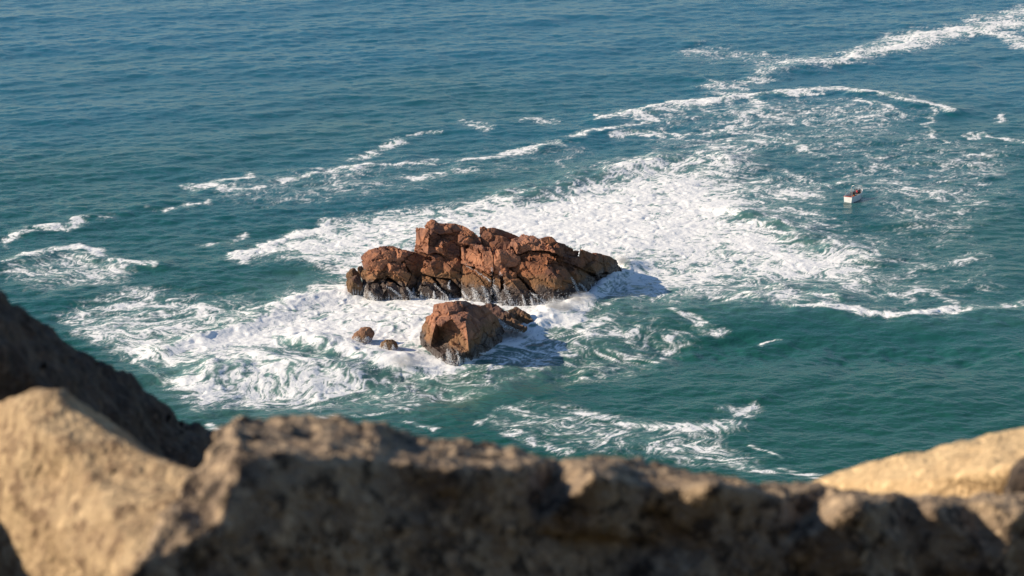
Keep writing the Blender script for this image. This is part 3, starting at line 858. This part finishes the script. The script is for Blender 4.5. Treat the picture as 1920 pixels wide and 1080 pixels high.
# ------------------------------------------------------------------ water running off the rocks
def runoff():
    def tree(objs):
        V, F = [], []
        for o in objs:
            b = len(V)
            V += [v.co.copy() for v in o.data.vertices]
            F += [[b + i for i in p.vertices] for p in o.data.polygons]
        return BVHTree.FromPolygons(V, F)
    eye = Vector((0, 0, CAM_Z))
    sets = [
        (islet, [o for o in islet.children], [
            (0.45, 3, [(1000, 370), (1004, 410), (1008, 460), (1000, 530), (1004, 600)]), (0.7, 5, [(1052, 390), (1058, 430), (1080, 490), (1105, 550), (1130, 600)]),
            (0.9, 6, [(1010, 470), (1030, 520), (1050, 590)]), (0.4, 3, [(640, 470), (690, 515), (742, 556)]), (0.4, 3, [(812, 505), (830, 535), (845, 560)]),
            (0.25, 2, [(745, 440), (728, 480), (740, 500)]), (0.35, 3, [(345, 485), (400, 520), (440, 550)]), (0.4, 3, [(470, 495), (490, 520), (500, 555)]),
            (0.9, 6, [(1240, 520), (1290, 560), (1350, 605)]), (0.3, 2, [(1190, 540), (1205, 605)]), (0.3, 2, [(1240, 545), (1255, 605)]),
            (0.45, 4, [(1490, 430), (1520, 480), (1545, 550)]), (0.35, 3, [(1540, 470), (1575, 500), (1605, 535)]), (0.3, 2, [(1380, 565), (1384, 605)]),
            (0.9, 6, [(240, 520), (258, 550), (262, 585)]), (0.9, 7, [(880, 490), (900, 530), (910, 580)]), (0.7, 5, [(940, 480), (965, 530), (980, 590)]),
            (0.3, 3, [(830, 350), (880, 380), (960, 430), (1000, 460)]), (0.3, 3, [(1480, 545), (1530, 540)]), (0.5, 4, [(515, 500), (510, 560)]), (0.3, 2, [(640, 520), (645, 560)]), (0.3, 2, [(560, 520), (565, 560)]), (0.3, 2, [(1640, 470), (1645, 510)]), (0.3, 2, [(1690, 440), (1700, 480)])]),
        (near_rock, [near_rock], [
            (0.9, 6, [(728, 880), (736, 920), (742, 975)]), (0.9, 5, [(680, 930), (690, 975)]), (0.5, 5, [(780, 890), (800, 940), (812, 975)]), (0.8, 4, [(840, 930), (860, 965)]), (1.0, 3, [(600, 900), (650, 955)]), (0.8, 2, [(930, 905), (975, 905)])]),
        (slab, [slab], [(0.9, 8, [(1040, 690), (1090, 735), (1180, 775)]), (0.7, 6, [(1010, 680), (1060, 730), (1120, 765)])]),
        (pointed, [pointed], [(1.4, 7, [(165, 800), (160, 830), (160, 870)]), (1.6, 5, [(225, 800), (235, 830), (240, 870)])]),
        (tip, [tip], [(0.8, 6, [(340, 840), (335, 880), (335, 920)]), (0.5, 4, [(385, 850), (395, 890)])]),
    ]
    out = []
    for par, objs, paths in sets:
        T = tree(objs)
        for w, ns, pts in paths:
            for _ in range(int(150 + 520 * w)):
                t = random.random() ** 0.75
                q = t * (len(pts) - 1); i = min(int(q), len(pts) - 2); f = q - i
                x = pts[i][0] + (pts[i + 1][0] - pts[i][0]) * f + random.gauss(0, 1) * w * 17 * (0.35 + 0.65 * t)
                y = pts[i][1] + (pts[i + 1][1] - pts[i][1]) * f + random.gauss(0, 4)
                d = Vector(ray(*zo(x, y))).normalized()
                h = T.ray_cast(eye, d)
                if h[0] is None: continue
                out.append((h[0] + h[1] * abs(random.gauss(0, 0.10)) - d * 0.02, random.choice((0.02, 0.025, 0.03, 0.04, 0.05))))
    return out


RUNOFF = runoff()

# ------------------------------------------------------------------ CLIFF TOP AND PARAPET STONES
def build_cliff():
    xs = np.linspace(-40, 40, 161); ys = np.concatenate([np.linspace(-26, -14.5, 24), np.linspace(-14, 10, 97), np.linspace(10.5, 90, 80)])
    X, Y = np.meshgrid(xs, ys)
    g = CAM_Z - 1.8 + 0.07 * fbm(X * 0.5, Y * 0.5, 4, 61) - 0.38 * np.maximum(0, Y - 2.5)
    edge = 8.0 + 1.2 * fbm(X * 0.15, Y * 0.0, 3, 63)
    fall = np.maximum(0, Y - edge)
    Z = g - fall * 1.6 * (1 + 0.15 * fbm(X * 0.1, Y * 0.1, 3, 66)) + np.minimum(fall, 3) * 0.4 * fbm(X * 0.3, Y * 0.3, 4, 67)
    Z = np.maximum(Z, -6)
    Z += np.maximum(0, -2.5 - Y) * 0.85 * (1 + 0.2 * fbm(X * 0.2, Y * 0.2, 3, 69))  # unseen hill added behind the camera to block sky light on the stones
    bm = bmesh.new()
    nr, nc = X.shape
    vv = [bm.verts.new((X.flat[i], Y.flat[i], Z.flat[i])) for i in range(X.size)]
    for r in range(nr - 1):
        for c in range(nc - 1):
            q = r * nc + c
            bm.faces.new((vv[q], vv[q + 1], vv[q + nc + 1], vv[q + nc]))
    o = obj('cliff_top', bm, mat_stone('cliff_earth', 9.0, (0.13, 0.115, 0.07), (0.08, 0.075, 0.045), (0.04, 0.035, 0.025)), smooth=True)
    tag(o, 'stony cliff top under the parapet stones, with an unseen hill added behind', 'ground', kind='structure')


build_cliff()

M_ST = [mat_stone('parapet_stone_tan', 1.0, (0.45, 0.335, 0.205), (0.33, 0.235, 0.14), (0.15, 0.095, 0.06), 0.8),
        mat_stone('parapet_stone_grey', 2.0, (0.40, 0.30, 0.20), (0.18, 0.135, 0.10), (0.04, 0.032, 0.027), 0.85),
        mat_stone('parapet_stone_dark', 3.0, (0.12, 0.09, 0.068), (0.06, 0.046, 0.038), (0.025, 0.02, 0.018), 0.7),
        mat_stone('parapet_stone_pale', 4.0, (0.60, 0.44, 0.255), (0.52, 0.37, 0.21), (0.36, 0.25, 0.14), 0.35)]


def near_stone(out, inn, thick, seed, mat, label, a1=0.015, a2=0.014, s1=3.0, s2=7.0, target=0.025, drop=0.0, shrink=0.05, soft=1):
    p3 = [at_y(x, y, Y) for x, y, Y in out]
    i3 = [at_y(x, y, Y) for x, y, Y in inn]
    bm = piece_bm(p3, [(x, y) for x, y, Y in out], i3, [(x, y) for x, y, Y in inn], thick=thick, shrink=shrink, drop=drop, low=1.0)
    grow(bm, target, 9)
    roughen(bm, seed, a1, s1, a2, s2, soft, 0.0)
    o = obj('parapet_stone', bm, mat, smooth=True)
    tag(o, label, 'stone', 'stones of the cliff parapet')
    return o


B = 1400
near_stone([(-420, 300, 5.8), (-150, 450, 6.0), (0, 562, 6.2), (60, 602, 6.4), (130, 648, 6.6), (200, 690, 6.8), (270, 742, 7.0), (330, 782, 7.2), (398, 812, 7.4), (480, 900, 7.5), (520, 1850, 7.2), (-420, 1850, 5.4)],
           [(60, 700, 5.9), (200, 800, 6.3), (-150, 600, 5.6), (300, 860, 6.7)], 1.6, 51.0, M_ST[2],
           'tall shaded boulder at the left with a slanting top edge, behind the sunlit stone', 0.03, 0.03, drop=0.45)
near_stone([(-330, 800, 5.6), (-120, 775, 5.1), (-10, 738, 4.85), (55, 722, 4.75), (105, 730, 4.7), (160, 778, 4.62), (215, 812, 4.55), (300, 852, 4.45), (380, 882, 4.35), (330, 980, 4.15), (270, 1080, 4.0), (250, 1800, 3.95), (-330, 1800, 5.3)],
           [(60, 800, 4.6), (0, 900, 4.65), (180, 900, 4.4), (140, 1040, 4.3)], 0.7, 52.0, M_ST[0],
           'sunlit tan stone at the lower left with shade along its foot', drop=0.45)
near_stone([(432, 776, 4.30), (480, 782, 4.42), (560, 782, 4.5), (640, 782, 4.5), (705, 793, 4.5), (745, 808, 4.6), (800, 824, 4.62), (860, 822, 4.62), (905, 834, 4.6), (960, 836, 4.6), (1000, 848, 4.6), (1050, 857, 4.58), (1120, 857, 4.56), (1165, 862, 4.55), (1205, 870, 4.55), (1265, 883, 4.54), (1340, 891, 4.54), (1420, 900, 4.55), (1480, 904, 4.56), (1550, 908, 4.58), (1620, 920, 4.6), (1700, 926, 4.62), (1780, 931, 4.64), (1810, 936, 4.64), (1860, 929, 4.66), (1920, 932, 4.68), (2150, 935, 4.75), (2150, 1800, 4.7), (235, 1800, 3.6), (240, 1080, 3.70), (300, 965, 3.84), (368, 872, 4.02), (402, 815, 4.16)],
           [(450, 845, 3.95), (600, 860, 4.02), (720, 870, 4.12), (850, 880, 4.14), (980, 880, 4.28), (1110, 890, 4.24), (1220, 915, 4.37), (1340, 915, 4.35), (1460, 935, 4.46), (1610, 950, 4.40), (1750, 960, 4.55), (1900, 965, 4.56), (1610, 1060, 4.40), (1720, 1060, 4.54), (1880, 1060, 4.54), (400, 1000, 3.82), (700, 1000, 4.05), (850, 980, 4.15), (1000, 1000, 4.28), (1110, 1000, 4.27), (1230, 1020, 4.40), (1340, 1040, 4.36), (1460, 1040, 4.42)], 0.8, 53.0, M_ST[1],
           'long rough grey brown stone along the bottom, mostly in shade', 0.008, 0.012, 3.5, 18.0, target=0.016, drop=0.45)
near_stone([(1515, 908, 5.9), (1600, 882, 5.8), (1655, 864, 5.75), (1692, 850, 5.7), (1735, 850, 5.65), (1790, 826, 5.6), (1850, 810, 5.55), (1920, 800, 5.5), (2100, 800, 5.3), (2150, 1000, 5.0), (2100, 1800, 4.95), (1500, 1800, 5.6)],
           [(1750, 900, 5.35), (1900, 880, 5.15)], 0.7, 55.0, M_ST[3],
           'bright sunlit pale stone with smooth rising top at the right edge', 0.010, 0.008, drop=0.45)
near_stone([(1898, 890, 4.8), (1912, 862, 4.85), (1945, 845, 4.9), (2150, 850, 5.0), (2150, 1800, 4.9), (1900, 1800, 4.7)], [(2000, 920, 4.75)], 0.4, 56.0, M_ST[2],
           'dark stone corner cut off by the right edge above the rough stone', drop=0.45, shrink=0.45)
near_stone([(-1700, 1135, 3.6), (-1400, 1125, 3.6), (-1100, 1130, 3.6), (-880, 1140, 3.6), (-850, 2100, 3.6), (-1700, 2100, 3.6)], [(-1300, 1500, 3.5)], 1.5, 57.0, M_ST[1],
           'parapet stone beyond the left edge that shades the foot of the sunlit stone', drop=0.0, shrink=0.0)

# ------------------------------------------------------------------ BOAT AND CREW
def bm_tube(bm, pts, r, seg=8):
    rings = []
    for i, p in enumerate(pts):
        p = Vector(p)
        t = (Vector(pts[min(i + 1, len(pts) - 1)]) - Vector(pts[max(i - 1, 0)])).normalized()
        s = t.cross(Vector((0, 0, 1)))
        if s.length < 1e-3: s = Vector((1, 0, 0))
        s.normalize(); w = s.cross(t)
        rings.append([bm.verts.new(p + (s * math.cos(a) + w * math.sin(a)) * r) for a in [2 * math.pi * k / seg for k in range(seg)]])
    for a, b in zip(rings[:-1], rings[1:]):
        for k in range(seg):
            bm.faces.new((a[k], a[(k + 1) % seg], b[(k + 1) % seg], b[k]))
    bm.faces.new(rings[0][::-1]); bm.faces.new(rings[-1])


def bm_box(bm, c, s, bev=0.0):
    r = bmesh.ops.create_cube(bm, size=1.0)
    vs_ = r['verts']
    for x in vs_: x.co = Vector((x.co.x * s[0] + c[0], x.co.y * s[1] + c[1], x.co.z * s[2] + c[2]))
    if bev:
        es = list({e for x in vs_ for e in x.link_edges})
        bmesh.ops.bevel(bm, geom=es, offset=bev, segments=2, affect='EDGES')


BOAT_HEAD = math.radians(90 - 33)
bpos = at_z(1602, 376)
boat = empty('fishing_boat', (bpos.x, bpos.y, 0.05), BOAT_HEAD)
boat.scale = (1.25, 1.25, 1.38)
tag(boat, 'small open white fishing boat with red trim on the water at right', 'boat')


def bpart(name, bm, mat, parent=None, smooth=False):
    me = bpy.data.meshes.new(name); bm.to_mesh(me); bm.free()
    if smooth: me.polygons.foreach_set('use_smooth', [True] * len(me.polygons))
    o = bpy.data.objects.new(name, me); COL.objects.link(o); me.materials.append(mat)
    o.parent = parent or boat
    return o


def build_boat():
    white = plain('boat_white_paint', (0.80, 0.80, 0.78), 0.35, wear=0.06, scale=2)
    red = plain('boat_red_paint', (0.52, 0.07, 0.03), 0.4)
    brown = plain('boat_bottom_paint', (0.20, 0.055, 0.035), 0.6)
    grey = plain('boat_deck', (0.22, 0.24, 0.26), 0.7)
    steel = plain('boat_steel', (0.36, 0.38, 0.40), 0.4, 0.3)
    orange = plain('crate_orange', (0.75, 0.16, 0.04), 0.5)
    dark = plain('boat_dark_gear', (0.03, 0.03, 0.04), 0.6)
    L = 6.0
    #  x, half beam top, half beam water, sheer z, keel z
    st = [(-3.0, 0.86, 0.74, 1.16, -0.35), (-2.0, 0.98, 0.86, 1.12, -0.42), (-0.8, 1.03, 0.90, 1.12, -0.45), (0.6, 0.98, 0.82, 1.18, -0.45), (1.8, 0.76, 0.55, 1.30, -0.40), (2.6, 0.42, 0.24, 1.44, -0.25), (3.05, 0.05, 0.03, 1.55, 0.0)]

    def ring(s, side):
        x, bt, bw, zs, zk = s
        return [(x, 0, zk), (x, side * bw * 0.75, zk * 0.55), (x, side * bw, 0.10), (x, side * (bw * 0.4 + bt * 0.6), 0.10 + (zs - 0.1) * 0.5), (x, side * bt, zs)]
    hull = bmesh.new(); bot = bmesh.new()
    for side in (1, -1):
        for a, b in zip(st[:-1], st[1:]):
            ra, rb = ring(a, side), ring(b, side)
            for k in range(4):
                t = bot if k < 2 else hull
                t.faces.new([t.verts.new(p) for p in (ra[k], rb[k], rb[k + 1], ra[k + 1])])
    s = st[0]
    for t, ks in ((bot, (0, 1, 2)), (hull, (2, 3, 4))):
        l = [ring(s, 1)[k] for k in ks]; r = [ring(s, -1)[k] for k in ks]
        t.faces.new([t.verts.new(p) for p in l + [q for q in r[::-1] if q not in l]])
    for t in (hull, bot):
        bmesh.ops.remove_doubles(t, verts=t.verts, dist=1e-4)
        bmesh.ops.recalc_face_normals(t, faces=t.faces)
    h = bpart('hull', hull, white)
    md = h.modifiers.new('shell', 'SOLIDIFY'); md.thickness = 0.05; md.offset = -1
    bpart('hull_bottom', bot, brown)
    for side in (1, -1):
        b = bmesh.new(); bm_tube(b, [(q[0], side * q[1], q[3] + 0.02) for q in st], 0.05); bpart('gunwale', b, white)
    b = bmesh.new(); bm_box(b, (-3.02, 0, 1.18), (0.10, 1.78, 0.10), 0.02); bpart('transom_rail', b, red)
    b = bmesh.new()
    for q0, q1 in zip(st[:-1], st[1:]):
        b.faces.new([b.verts.new((q[0], sd_ * q[2] * 0.97, 0.66)) for q, sd_ in ((q0, 1), (q1, 1), (q1, -1), (q0, -1))])
    bmesh.ops.remove_doubles(b, verts=b.verts, dist=1e-4)
    bpart('deck', b, grey)
    b = bmesh.new()
    q = [st[4], st[5], st[6]]
    for q0, q1 in zip(q[:-1], q[1:]):
        b.faces.new([b.verts.new((p[0], sd_ * p[1] * 0.96, p[3] - 0.06)) for p, sd_ in ((q0, 1), (q1, 1), (q1, -1), (q0, -1))])
    bmesh.ops.remove_doubles(b, verts=b.verts, dist=1e-4)
    bpart('foredeck', b, grey)
    for x in (-1.7, 1.0):
        b = bmesh.new(); bm_box(b, (x, 0, 0.86), (0.28, 1.86, 0.06), 0.015); bpart('thwart', b, white)
    b = bmesh.new(); bm_box(b, (-0.55, 0.1, 0.98), (0.55, 0.75, 1.1), 0.06); con = bpart('console', b, dark)
    b = bmesh.new(); bm_box(b, (-0.86, 0.1, 1.46), (0.06, 0.62, 0.26), 0.02); bpart('windscreen', b, dark, con)
    b = bmesh.new(); bm_tube(b, [(-0.5, -0.42, 0.5), (-0.5, -0.44, 2.2), (-0.5, -0.34, 2.6), (-0.5, 0.0, 2.72), (-0.5, 0.34, 2.6), (-0.5, 0.5, 2.2), (-0.5, 0.5, 0.5)], 0.075); bpart('arch_frame', b, steel)
    for x, y, z in ((-2.6, -0.72, 2.05), (-2.1, -0.3, 2.7), (-2.6, 0.72, 2.0), (1.5, -0.72, 2.5), (2.0, 0.4, 2.4)):
        b = bmesh.new(); bm_tube(b, [(x, y, 0.45), (x, y, z)], 0.05); bpart('pole', b, steel)
    b = bmesh.new(); bm_tube(b, [(1.55, -0.72, 2.45), (1.55, 0.72, 2.45)], 0.035); bpart('cross_bar', b, steel)
    # loose gear: things of their own
    R = Matrix.Translation(boat.location) @ Matrix.Rotation(BOAT_HEAD, 4, 'Z') @ Matrix.Diagonal((1.25, 1.25, 1.38, 1))

    def loose(name, bm, mat, label, cat, group=None):
        bmesh.ops.transform(bm, matrix=R, verts=bm.verts)
        o = obj(name, bm, mat); tag(o, label, cat, group); return o
    b = bmesh.new()
    bm_box(b, (-1.7, -0.45, 0.93), (0.5, 0.42, 0.05), 0.01)
    for dx, dy, sx, sy in ((0.23, 0, 0.04, 0.42), (-0.23, 0, 0.04, 0.42), (0, 0.19, 0.5, 0.04), (0, -0.19, 0.5, 0.04)):
        bm_box(b, (-1.7 + dx, -0.45 + dy, 1.08), (sx, sy, 0.30), 0.01)
    loose('fish_crate', b, orange, 'orange fish crate on the stern bench of the boat', 'crate')
    b = bmesh.new()
    bmesh.ops.create_uvsphere(b, u_segments=14, v_segments=10, radius=0.26)
    bmesh.ops.translate(b, verts=b.verts, vec=(-2.45, 0.45, 0.68)); bm_tube(b, [(-2.45, 0.45, 0.9), (-2.45, 0.45, 1.02)], 0.05)
    loose('buoy', b, red, 'round red buoy lying in the stern of the boat', 'buoy')
    b = bmesh.new()
    for k in range(60):
        a = k * 0.7; r0 = 0.15 + 0.3 * random.random()
        bm_tube(b, [(1.35 + r0 * math.cos(a + j * 0.4), 0.30 + r0 * math.sin(a + j * 0.4), 0.95 + k * 0.012 + 0.03 * math.sin(j)) for j in range(5)], 0.02, 5)
    loose('net_heap', b, dark, 'dark heap of fishing net on the forward bench of the boat', 'net')
    return R


RB = build_boat()


def person(loc, rz, jacket, trousers, label, arms, hat=None, bend=0.0):
    """continuous skinned body about 1.72 m; loc in boat frame"""
    me = bpy.data.meshes.new('person')
    J = {'pel': (0, 0, 0.95), 'wst': (0.02 + bend * 0.2, 0, 1.12), 'chs': (0.03 + bend * 0.5, 0, 1.32), 'nck': (0.03 + bend * 0.8, 0, 1.47), 'hd0': (0.05 + bend * 0.9, 0, 1.56), 'hd1': (0.06 + bend, 0, 1.64), 'hd2': (0.05 + bend, 0, 1.71)}
    R_ = {'pel': .155, 'wst': .145, 'chs': .17, 'nck': .062, 'hd0': .085, 'hd1': .10, 'hd2': .07}
    E = [('pel', 'wst'), ('wst', 'chs'), ('chs', 'nck'), ('nck', 'hd0'), ('hd0', 'hd1'), ('hd1', 'hd2')]
    for s, (ex, ey, ez, hx, hy, hz) in zip((1, -1), arms):
        q = 'l' if s > 0 else 'r'
        J['sh' + q] = (0.03 + bend * 0.65, s * 0.20, 1.40); R_['sh' + q] = .075
        J['el' + q] = (ex + bend * 0.5, s * ey, ez); R_['el' + q] = .052
        J['wr' + q] = (hx + bend * 0.5, s * hy, hz); R_['wr' + q] = .038
        J['hn' + q] = (hx + bend * 0.5 + 0.09, s * hy, hz - 0.02); R_['hn' + q] = .04
        E += [('chs', 'sh' + q), ('sh' + q, 'el' + q), ('el' + q, 'wr' + q), ('wr' + q, 'hn' + q)]
        J['hp' + q] = (0, s * 0.10, 0.86); R_['hp' + q] = .105
        J['kn' + q] = (0.04, s * 0.12, 0.48); R_['kn' + q] = .07
        J['an' + q] = (-0.02, s * 0.13, 0.09); R_['an' + q] = .05
        J['ft' + q] = (0.14, s * 0.15, 0.04); R_['ft' + q] = .045
        E += [('pel', 'hp' + q), ('hp' + q, 'kn' + q), ('kn' + q, 'an' + q), ('an' + q, 'ft' + q)]
    names = list(J)
    me.from_pydata([J[k] for k in names], [(names.index(a), names.index(b)) for a, b in E], [])
    tmp = bpy.data.objects.new('person_tmp', me); COL.objects.link(tmp)
    tmp.modifiers.new('skin', 'SKIN'); sb = tmp.modifiers.new('sub', 'SUBSURF'); sb.levels = 1; sb.render_levels = 1
    for k, nm in enumerate(names):
        sv = me.skin_vertices[0].data[k]; sv.radius = (R_[nm], R_[nm] * (1.25 if nm in ('pel', 'wst', 'chs') else 1)); sv.use_root = nm == 'pel'
    dg = bpy.context.evaluated_depsgraph_get()
    m2 = bpy.data.meshes.new_from_object(tmp.evaluated_get(dg))
    bpy.data.objects.remove(tmp)
    mats = [plain('jacket', jacket, 0.8), plain('trousers', trousers, 0.8), plain('skin', (0.42, 0.25, 0.18), 0.6, wear=0.03), plain('hair', hat or (0.03, 0.02, 0.015), 0.7)]
    for m in mats: m2.materials.append(m)
    hz = [J['hnl'], J['hnr']]
    for f in m2.polygons:
        c = f.center
        idx = 0 if c.z > 0.92 else 1
        if c.z > 1.47: idx = 2
        if c.z > 1.645 or (c.z > 1.56 and c.x < 0.0 + bend): idx = 3
        for h in hz:
            if (c - Vector(h)).length < 0.09: idx = 2
        f.material_index = idx
        f.use_smooth = True
    # nose and brow give the head a face
    o = bpy.data.objects.new('person', m2); COL.objects.link(o)
    o.matrix_world = Matrix.Translation(RB @ Vector(loc)) @ Matrix.Rotation(BOAT_HEAD + rz, 4, 'Z')
    tag(o, label, 'person', 'crew of the fishing boat')
    return o


DK = 0.665
person((0.35, -0.35, DK), 2.6, (0.50, 0.03, 0.05), (0.03, 0.04, 0.06), 'person in a red jacket standing amidships in the boat', [(0.10, 0.30, 1.15, 0.30, 0.22, 1.08), (0.12, 0.28, 1.12, 0.32, 0.15, 1.12)])
person((1.5, -0.28, DK), 3.4, (0.02, 0.03, 0.06), (0.02, 0.025, 0.04), 'person in dark blue clothing standing near the bow of the boat', [(0.0, 0.32, 1.14, 0.15, 0.34, 0.95), (0.05, 0.30, 1.16, 0.25, 0.22, 1.02)], (0.02, 0.02, 0.03))
person((-1.25, 0.10, DK), 0.2, (0.03, 0.03, 0.035), (0.04, 0.04, 0.05), 'person in a dark jacket standing at the console of the boat', [(0.14, 0.28, 1.18, 0.36, 0.18, 1.16), (0.14, 0.28, 1.18, 0.36, 0.18, 1.16)], (0.45, 0.22, 0.10))

# ------------------------------------------------------------------ SPRAY
def spray():
    bm = bmesh.new()
    t = bmesh.new(); bmesh.ops.create_icosphere(t, subdivisions=1, radius=1.0)
    tv = [v.co.copy() for v in t.verts]; tf = [[v.index for v in f.verts] for f in t.faces]; t.free()
    V = []; F = []
    src = [  # survey point of the water, number, spread px, height, lean
        ((1045, 593), 2600, (26, 5), 3.4), ((1080, 583), 1200, (25, 5), 2.2), ((1165, 500), 500, (12, 6), 2.4), ((960, 580), 300, (25, 4), 2.0), ((900, 566), 200, (22, 3), 1.4),
        ((700, 690), 500, (40, 6), 1.2), ((780, 690), 300, (25, 6), 1.4), ((480, 590), 250, (60, 12), 0.8), ((340, 640), 200, (30, 8), 0.9), ((640, 545), 150, (20, 5), 1.0),
        ((1000, 610), 250, (20, 5), 1.6), ((780, 565), 200, (30, 2), 1.2), ((680, 660), 250, (20, 6), 1.5)]
    for (px, py), n, (sx, sy), h in src:
        for _ in range(n):
            p = at_z(random.gauss(px, sx), random.gauss(py, sy))
            p.z = 0.3 + abs(random.gauss(0, 0.45)) * h
            r = random.choice((0.02, 0.025, 0.03, 0.04, 0.06))
            b = len(V)
            V += [tuple(p + c * r) for c in tv]; F += [[b + i for i in f] for f in tf]
    for p, r in RUNOFF:
        b = len(V)
        V += [tuple(p + c * r) for c in tv]; F += [[b + i for i in f] for f in tf]
    me = bpy.data.meshes.new('sea_spray'); me.from_pydata(V, [], F)
    k = NT('spray_white'); k.p.inputs['Base Color'].default_value = (0.86, 0.87, 0.88, 1); k.p.inputs['Roughness'].default_value = 0.7
    n = k.noise(k.pos(), 0.8, 3); k.put(k.p.inputs['Base Color'], k.mix(n, (0.80, 0.82, 0.84), (0.9, 0.9, 0.9)))
    o = link_mesh('sea_spray', me, k.m)
    tag(o, 'white droplets of spray flung up where waves hit the rocks', 'spray', kind='stuff')


spray()


def mist():
    """fine spray hanging over the breaking wave"""
    for i, (px, py, r, zc) in enumerate([(1048, 594, (4.2, 4.0, 2.2), 2.0), (1090, 576, (3.6, 4.0, 1.6), 1.8), (1166, 503, (2.2, 3.0, 1.8), 1.8), (760, 688, (4.0, 4.0, 1.2), 1.2)]):
        bm = bmesh.new(); bmesh.ops.create_icosphere(bm, subdivisions=3, radius=1.0)
        me = bpy.data.meshes.new('spray_mist'); bm.to_mesh(me); bm.free()
        o = bpy.data.objects.new('spray_mist', me); COL.objects.link(o)
        p = at_z(px, py); o.location = (p.x, p.y, zc); o.scale = r
        me.materials.append(MIST)
        tag(o, ['white mist over the big splash at the right foot of the islet', 'thin white mist above the wave crest right of the splash', 'small puff of white mist at the right tip of the islet', 'low white mist where surf meets the dome shaped rock'][i], 'spray', kind='stuff')


k = NT('spray_mist_air')
k.t.nodes.remove(k.p)
pv = k.n('ShaderNodeVolumePrincipled')
tc = k.n('ShaderNodeTexCoord').outputs['Object']
ln = k.n('ShaderNodeVectorMath', operation='LENGTH'); k.put(ln.inputs[0], tc)
fall = k.step(ln.outputs['Value'], 1.0, 0.15)
nz = k.step(k.noise(k.pos(), 0.7, 3, 0.6), 0.40, 0.70)
pv.inputs['Color'].default_value = (0.95, 0.96, 0.97, 1)
k.put(pv.inputs['Density'], k.math('MULTIPLY', k.math('MULTIPLY', fall, nz), 1.1))
k.t.links.new(pv.outputs[0], k.out.inputs['Volume'])
MIST = k.m
mist()
